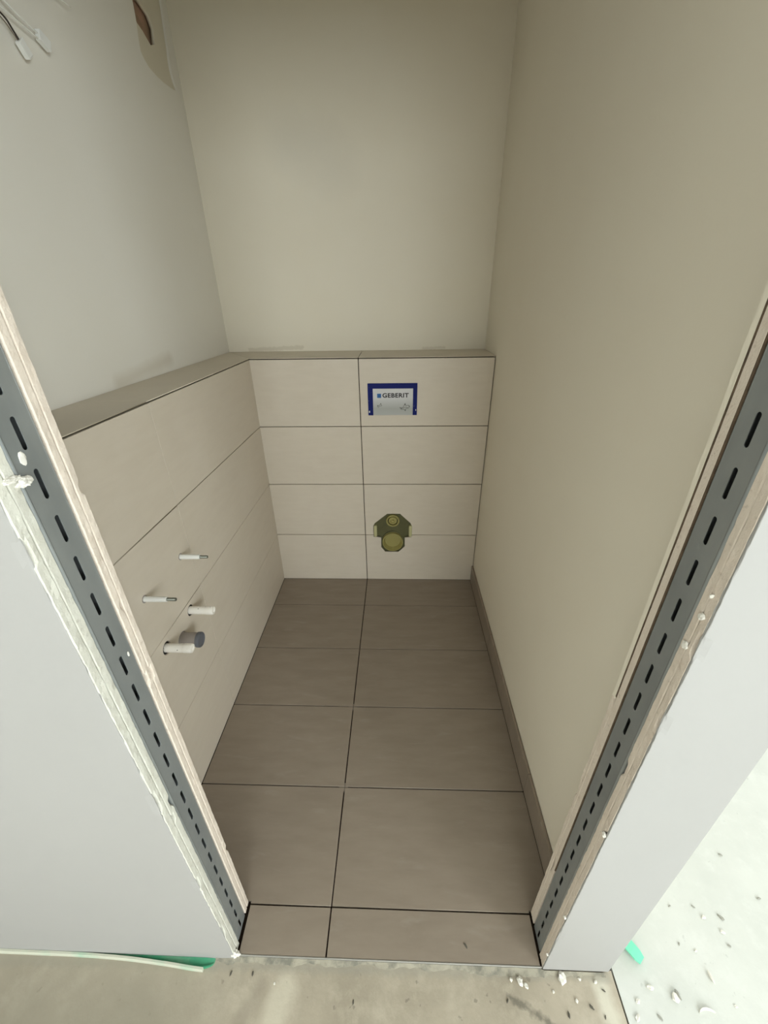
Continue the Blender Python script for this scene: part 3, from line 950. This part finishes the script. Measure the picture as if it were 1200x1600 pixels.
G1 = 'white plaster crumbs by the threshold'
crumb('plaster_crumb', 0.470, -0.1015, (0.006, 0.009, 0.004), PLASTER, 1, 'largest white plaster crumb on bare floor before the threshold, right half', 'plaster crumb', G1, 0.4)
crumb('plaster_crumb', 0.483, -0.1090, (0.004, 0.007, 0.003), PLASTER, 2, 'thin white plaster crumb touching the largest one by the threshold', 'plaster crumb', G1, 0.7)
crumb('plaster_crumb', 0.4500, -0.1000, (0.0035, 0.004, 0.003), PLASTER, 3, 'small round white plaster crumb left of the largest one by the threshold', 'plaster crumb', G1)
crumb('plaster_crumb', 0.5720, -0.0935, (0.008, 0.011, 0.006), PLASTER, 4, 'white plaster heap against the base of the right outer wall', 'plaster crumb', G1, 0.2)
for i, (x, y, r, lab) in enumerate(((0.594, -0.129, 0.003, 'tiny white crumb on hall floor beside a dark chip, below the plaster heap'),
                                    (0.6135, -0.094, 0.003, 'tiny white crumb at the base of right outer wall, just right of plaster heap'),
                                    (0.650, -0.098, 0.003, 'tiny white crumb at the base of right outer wall, nearest its corner'),
                                    (0.545, -0.116, 0.0025, 'tiny white crumb on hall floor just below the right door jamb'),
                                    (-0.118, -0.1217, 0.002, 'lone tiny white crumb on hall floor below the left door jamb'))):
    crumb('plaster_crumb', x, y, (r, r * 1.3, r * 0.7), PLASTER, 20 + i, lab, 'plaster crumb', 'tiny white crumbs on hall floor', i)
for i, (x, y, r, rz, lab) in enumerate(((-0.2291, -0.108, 0.0050, 1.4, 'dark upright chip on hall floor, left of the two under left jamb'),
                                        (-0.1755, -0.1077, 0.0045, 1.7, 'dark upright chip on hall floor, right of the two under left jamb'),
                                        (0.0742, -0.1452, 0.004, 1.5, 'lone dark chip on hall floor below the middle of the threshold'),
                                        (0.6245, -0.1372, 0.006, -0.8, 'long slanted dark chip on hall floor below right outer wall'),
                                        (0.6636, -0.1107, 0.004, -0.6, 'dark chip on hall floor closest to the outside wall corner'),
                                        (0.650, -0.1514, 0.0035, 1.2, 'dark chip at the picture bottom beside the floor joint'),
                                        (0.5685, -0.151, 0.0055, 1.5, 'upright dark chip on hall floor right of the dark smear'),
                                        (0.4339, -0.133, 0.004, 1.0, 'dark chip on hall floor at the upper left end of the smear'))):
    crumb('dark_chip', x, y, (r, r * 0.42, r * 0.3), CHIP, 40 + i, lab, 'chip', 'dark chips on hall floor', rz)
crumb('dark_chip', 0.3480, -0.0480, (0.0055, 0.0022, 0.0015), CHIP, 60, 'small brown chip lying on the threshold tile', 'chip', None, -0.9, 0.0)
G2 = 'crumbs on the pale floor'
crumb('plaster_flake', 0.8246, -0.118, (0.008, 0.008, 0.003), PLASTER, 70, 'chunky white plaster flake beside a dark one on the pale floor', 'plaster flake', G2)
crumb('dark_flake', 0.8330, -0.112, (0.003, 0.009, 0.003), CHIPG, 71, 'dark flake beside the chunky white one on the pale floor', 'flake', None, 0.2)
crumb('plaster_flake', 0.7750, -0.1030, (0.009, 0.0045, 0.0025), PLASTER, 72, 'flat white plaster flake on pale floor below the mint foam strip', 'plaster flake', G2, -0.3)
secs = []
for i in range(13):
    q = i / 12
    a = math.pi * (0.15 + 0.7 * q)
    x, y, w = 0.884 - 0.020 * math.cos(a), -0.1440 + 0.012 * math.sin(a), 0.0024 * math.sin(math.pi * (0.08 + 0.84 * q))
    secs.append([(x, y - w, HF), (x, y + w, HF), (x, y + w * 0.6, HF + 0.005), (x, y - w * 0.4, HF + 0.004)])
tag(loft('plaster_shaving', secs, PLASTER), 'curved white shaving on the pale floor at lower right', 'shaving')
crumb('plaster_shaving', 0.9285, -0.0819, (0.0025, 0.011, 0.003), PLASTER, 73, 'straight slim white shaving on the pale floor right of the mint strip', 'shaving', None, 0.1)
for i, (x, y, r, rz, w, lab) in enumerate((
        (0.773, -0.148, 0.006, -0.8, 0, 'grey chip on pale floor at the picture bottom, left of the curved shaving'),
        (0.9561, -0.1267, 0.004, 0, 1, 'white crumb on pale floor right of the curved shaving'),
        (0.9682, 0.046, 0.005, -0.7, 0, 'slanted grey chip on pale floor above the pair of white crumbs'),
        (0.9061, 0.0457, 0.004, 0.4, 0, 'grey chip on pale floor closest to the edge of right outer wall'),
        (1.0263, 0.0261, 0.008, -0.9, 0, 'largest grey chip on the pale floor, long and slanted'),
        (0.9812, 0.0249, 0.006, 0.3, 1, 'white crumb on pale floor left of the largest grey chip'),
        (1.0118, -0.0021, 0.006, -0.5, 1, 'white crumb on pale floor just below the largest grey chip'),
        (1.0106, -0.0265, 0.005, -0.4, 0, 'grey chip on pale floor second below the largest grey chip'),
        (0.9218, -0.038, 0.004, 0.6, 1, 'white crumb on pale floor above the straight slim shaving'),
        (1.1186, 0.1637, 0.006, -0.3, 0, 'grey chip farthest up on the pale floor'),
        (1.1544, 0.068, 0.006, 0, 0, 'grey chip on pale floor at the right picture edge'),
        (0.8881, -0.0265, 0.004, 0.9, 0, 'grey chip on pale floor right of the mint foam strip'),
        (0.735, -0.125, 0.006, 0.5, 1, 'white crumb on pale floor beside the floor joint, upper'),
        (0.722, -0.150, 0.007, 0.9, 1, 'white crumb on pale floor beside the floor joint, lower'))):
    crumb('plaster_crumb' if w else 'grey_chip', x, y, (r, r * (0.6 if w else 0.4), r * (0.3 if w else 0.3)), PLASTER if w else CHIPG, 80 + i, lab,
          'plaster crumb' if w else 'chip', 'small debris on pale floor', rz)
